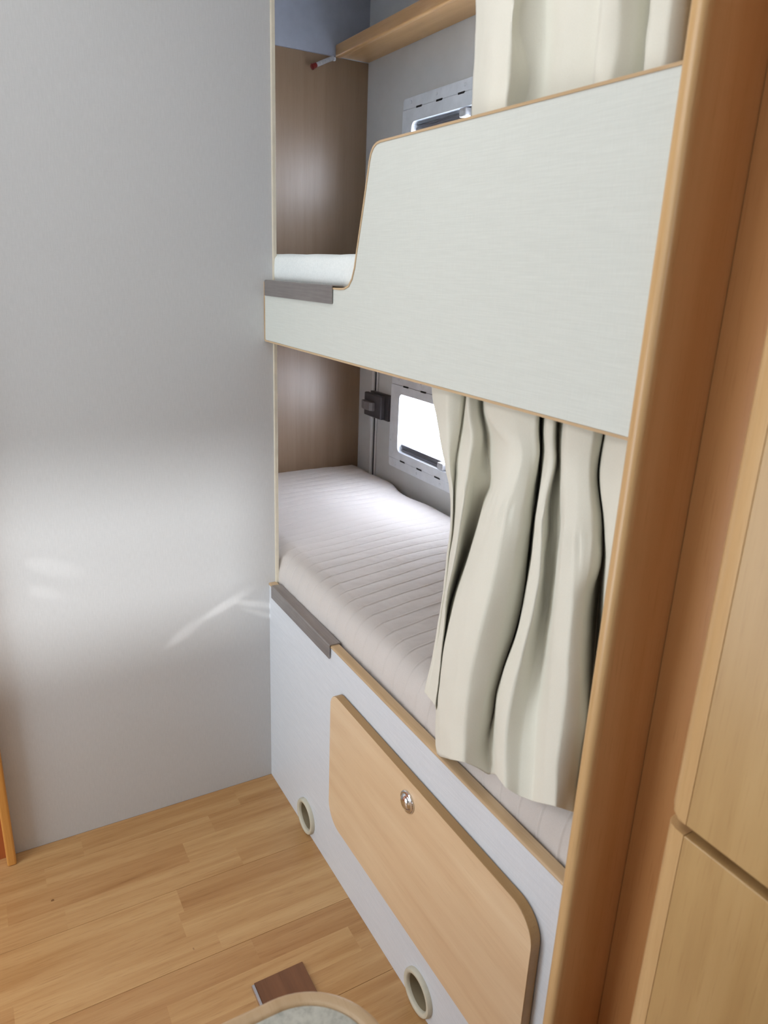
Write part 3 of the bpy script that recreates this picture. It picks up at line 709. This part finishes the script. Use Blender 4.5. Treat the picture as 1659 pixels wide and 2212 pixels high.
curtain_obj('curtain_cloth', curtain_mesh(LOWC, 7, 7, head=1.165), cl)
rl = obj('curtain_rail', box(XE + 0.01, L0 - 0.004, 0.020, 0.045, 1.4255, 1.4395, 0.002), M['plastic'], None, loc=(0.2, 0.03, 1.43))
tag(rl, 'white curtain rail under the upper bunk, above the lower curtain', 'rail')

UPX = [(0.741, .050), (0.787, .030), (0.839, .012), (0.881, .008), (0.871, .030), (0.869, .050), (0.889, .058), (0.947, .045), (0.983, .045), (1.008, .048), (1.049, .012), (1.071, .014), (1.079, .035), (1.081, .055), (1.121, .015), (1.149, .012), (1.157, .030), (1.141, .070)]
UPC = []
for i, (ux, uy) in enumerate(UPX):
    col = []
    for z in (2.40, 2.25, 2.10, 1.98, 1.90, 1.84, 1.78, 1.74, 1.70, 1.64, 1.56):
        t = (z - 1.74) / 0.66
        k = 1 - 0.55 * max(0, t)
        dx = -0.055 * (z - 1.74) if z > 1.74 else 0.0
        y = 0.035 + (uy - 0.035) * k
        if i in (4, 5, 6): y -= 0.020 * math.exp(-((z - 1.845) / 0.035) ** 2) * (i != 6); dx += 0.012 * math.exp(-((z - 1.80) / 0.03) ** 2)
        if i in (11, 12): y += 0.006 * math.sin(z * 40)
        col.append((ux + dx, y, z))
    UPC.append(col)
cu = thing('curtain', 'cream curtain in the upper bunk, bunched behind the guard board at the right', 'curtain', (0.95, 0.035, 1.56))
curtain_obj('curtain_cloth', curtain_mesh(UPC, 6, 6, 0.002), cu)
ru = obj('curtain_rail', box(XE + 0.01, L0 - 0.004, 0.020, 0.045, 2.400, 2.419, 0.002), M['plastic'], None, loc=(0.2, 0.03, 2.41))
tag(ru, 'white curtain rail under the ceiling, above the upper curtain', 'rail')

# ------------------------------------------------------------------ wall shelf and clear plastic peg in the upper bunk
sh = thing('wall_shelf', 'beech shelf with a rounded front lip high on the wall above the upper bunk', 'shelf', (0.2, 0.63, 2.205))
obj('shelf_board', box(XE + 0.003, L0 - 0.001, 0.586, D - 0.001, 2.2075, 2.226), M['shelf'], sh)
obj('front_lip', box(XE + 0.003, L0 - 0.001, 0.566, 0.5855, 2.203, 2.243, 0.005, 3), M['shelf'], sh, True, angle=50)
lp = thing('peg', 'short clear plastic peg with a dark red tip on the panel below the shelf', 'peg', (-0.82, 0.545, 2.195))
obj('clear_tube', tube([(-0.832, 0.556, 2.200), (-0.825, 0.52, 2.183), (-0.818, 0.482, 2.164)], 0.0075, 14), M['clear'], lp, True)
obj('red_tip', tube([(-0.818, 0.484, 2.165), (-0.815, 0.468, 2.157), (-0.8145, 0.4655, 2.1555)], 0.010, 14, taper=[0.0085, 0.0105, 0.006]), M['redcap'], lp, True)
obj('wall_plate', box(-0.838, -0.828, 0.548, 0.565, 2.192, 2.2025, 0.002), M['plastic'], lp)

# ------------------------------------------------------------------ walnut board with aluminium edge on the floor
wb = thing('floor_board', 'dark walnut coloured board with an aluminium edge strip lying on the floor', 'board', (0.9, -0.25, 0.0))
obj('board', box(0.648, 1.15, -0.311, -0.196, 0.0005, 0.0065, 0.001), M['walnut'], wb)
ae = obj('edge_strip', box(0.652, 1.15, -0.3185, -0.3115, 0.0005, 0.0085, 0.0015), M['alu'], wb)
tag(ae, 'bright aluminium edge strip')

# ------------------------------------------------------------------ table in the foreground
tb = thing('table', 'grey speckled table top with rounded beech edge in the foreground', 'table', (1.55, -1.0, 0.0))
TX0, TX1, TY0, TY1 = 1.210, 1.95, -1.70, -0.382
obj('edge_moulding', prism(rrect(TX0, TX1, TY0, TY1, 0.10, 16), 'Z', 0.664, 0.700, [offset(rrect(TX0, TX1, TY0, TY1, 0.10, 16), 0.020)], bev=0.006, seg=3), M['band'], tb, True, angle=50)
obj('table_top', prism(offset(rrect(TX0, TX1, TY0, TY1, 0.10, 16), 0.0203), 'Z', 0.666, 0.6995), M['stone'], tb)
obj('added_shade_panel', box(1.32, 1.345, -1.60, -0.46, 0.0, 0.6635, 0.002), M['wardrobe'], tb)  # unseen panel added below the table to block low light
obj('added_shade_panel', box(1.3455, 1.90, -0.485, -0.46, 0.0, 0.6635, 0.002), M['wardrobe'], tb)  # second unseen panel, added to keep low light off the wardrobe
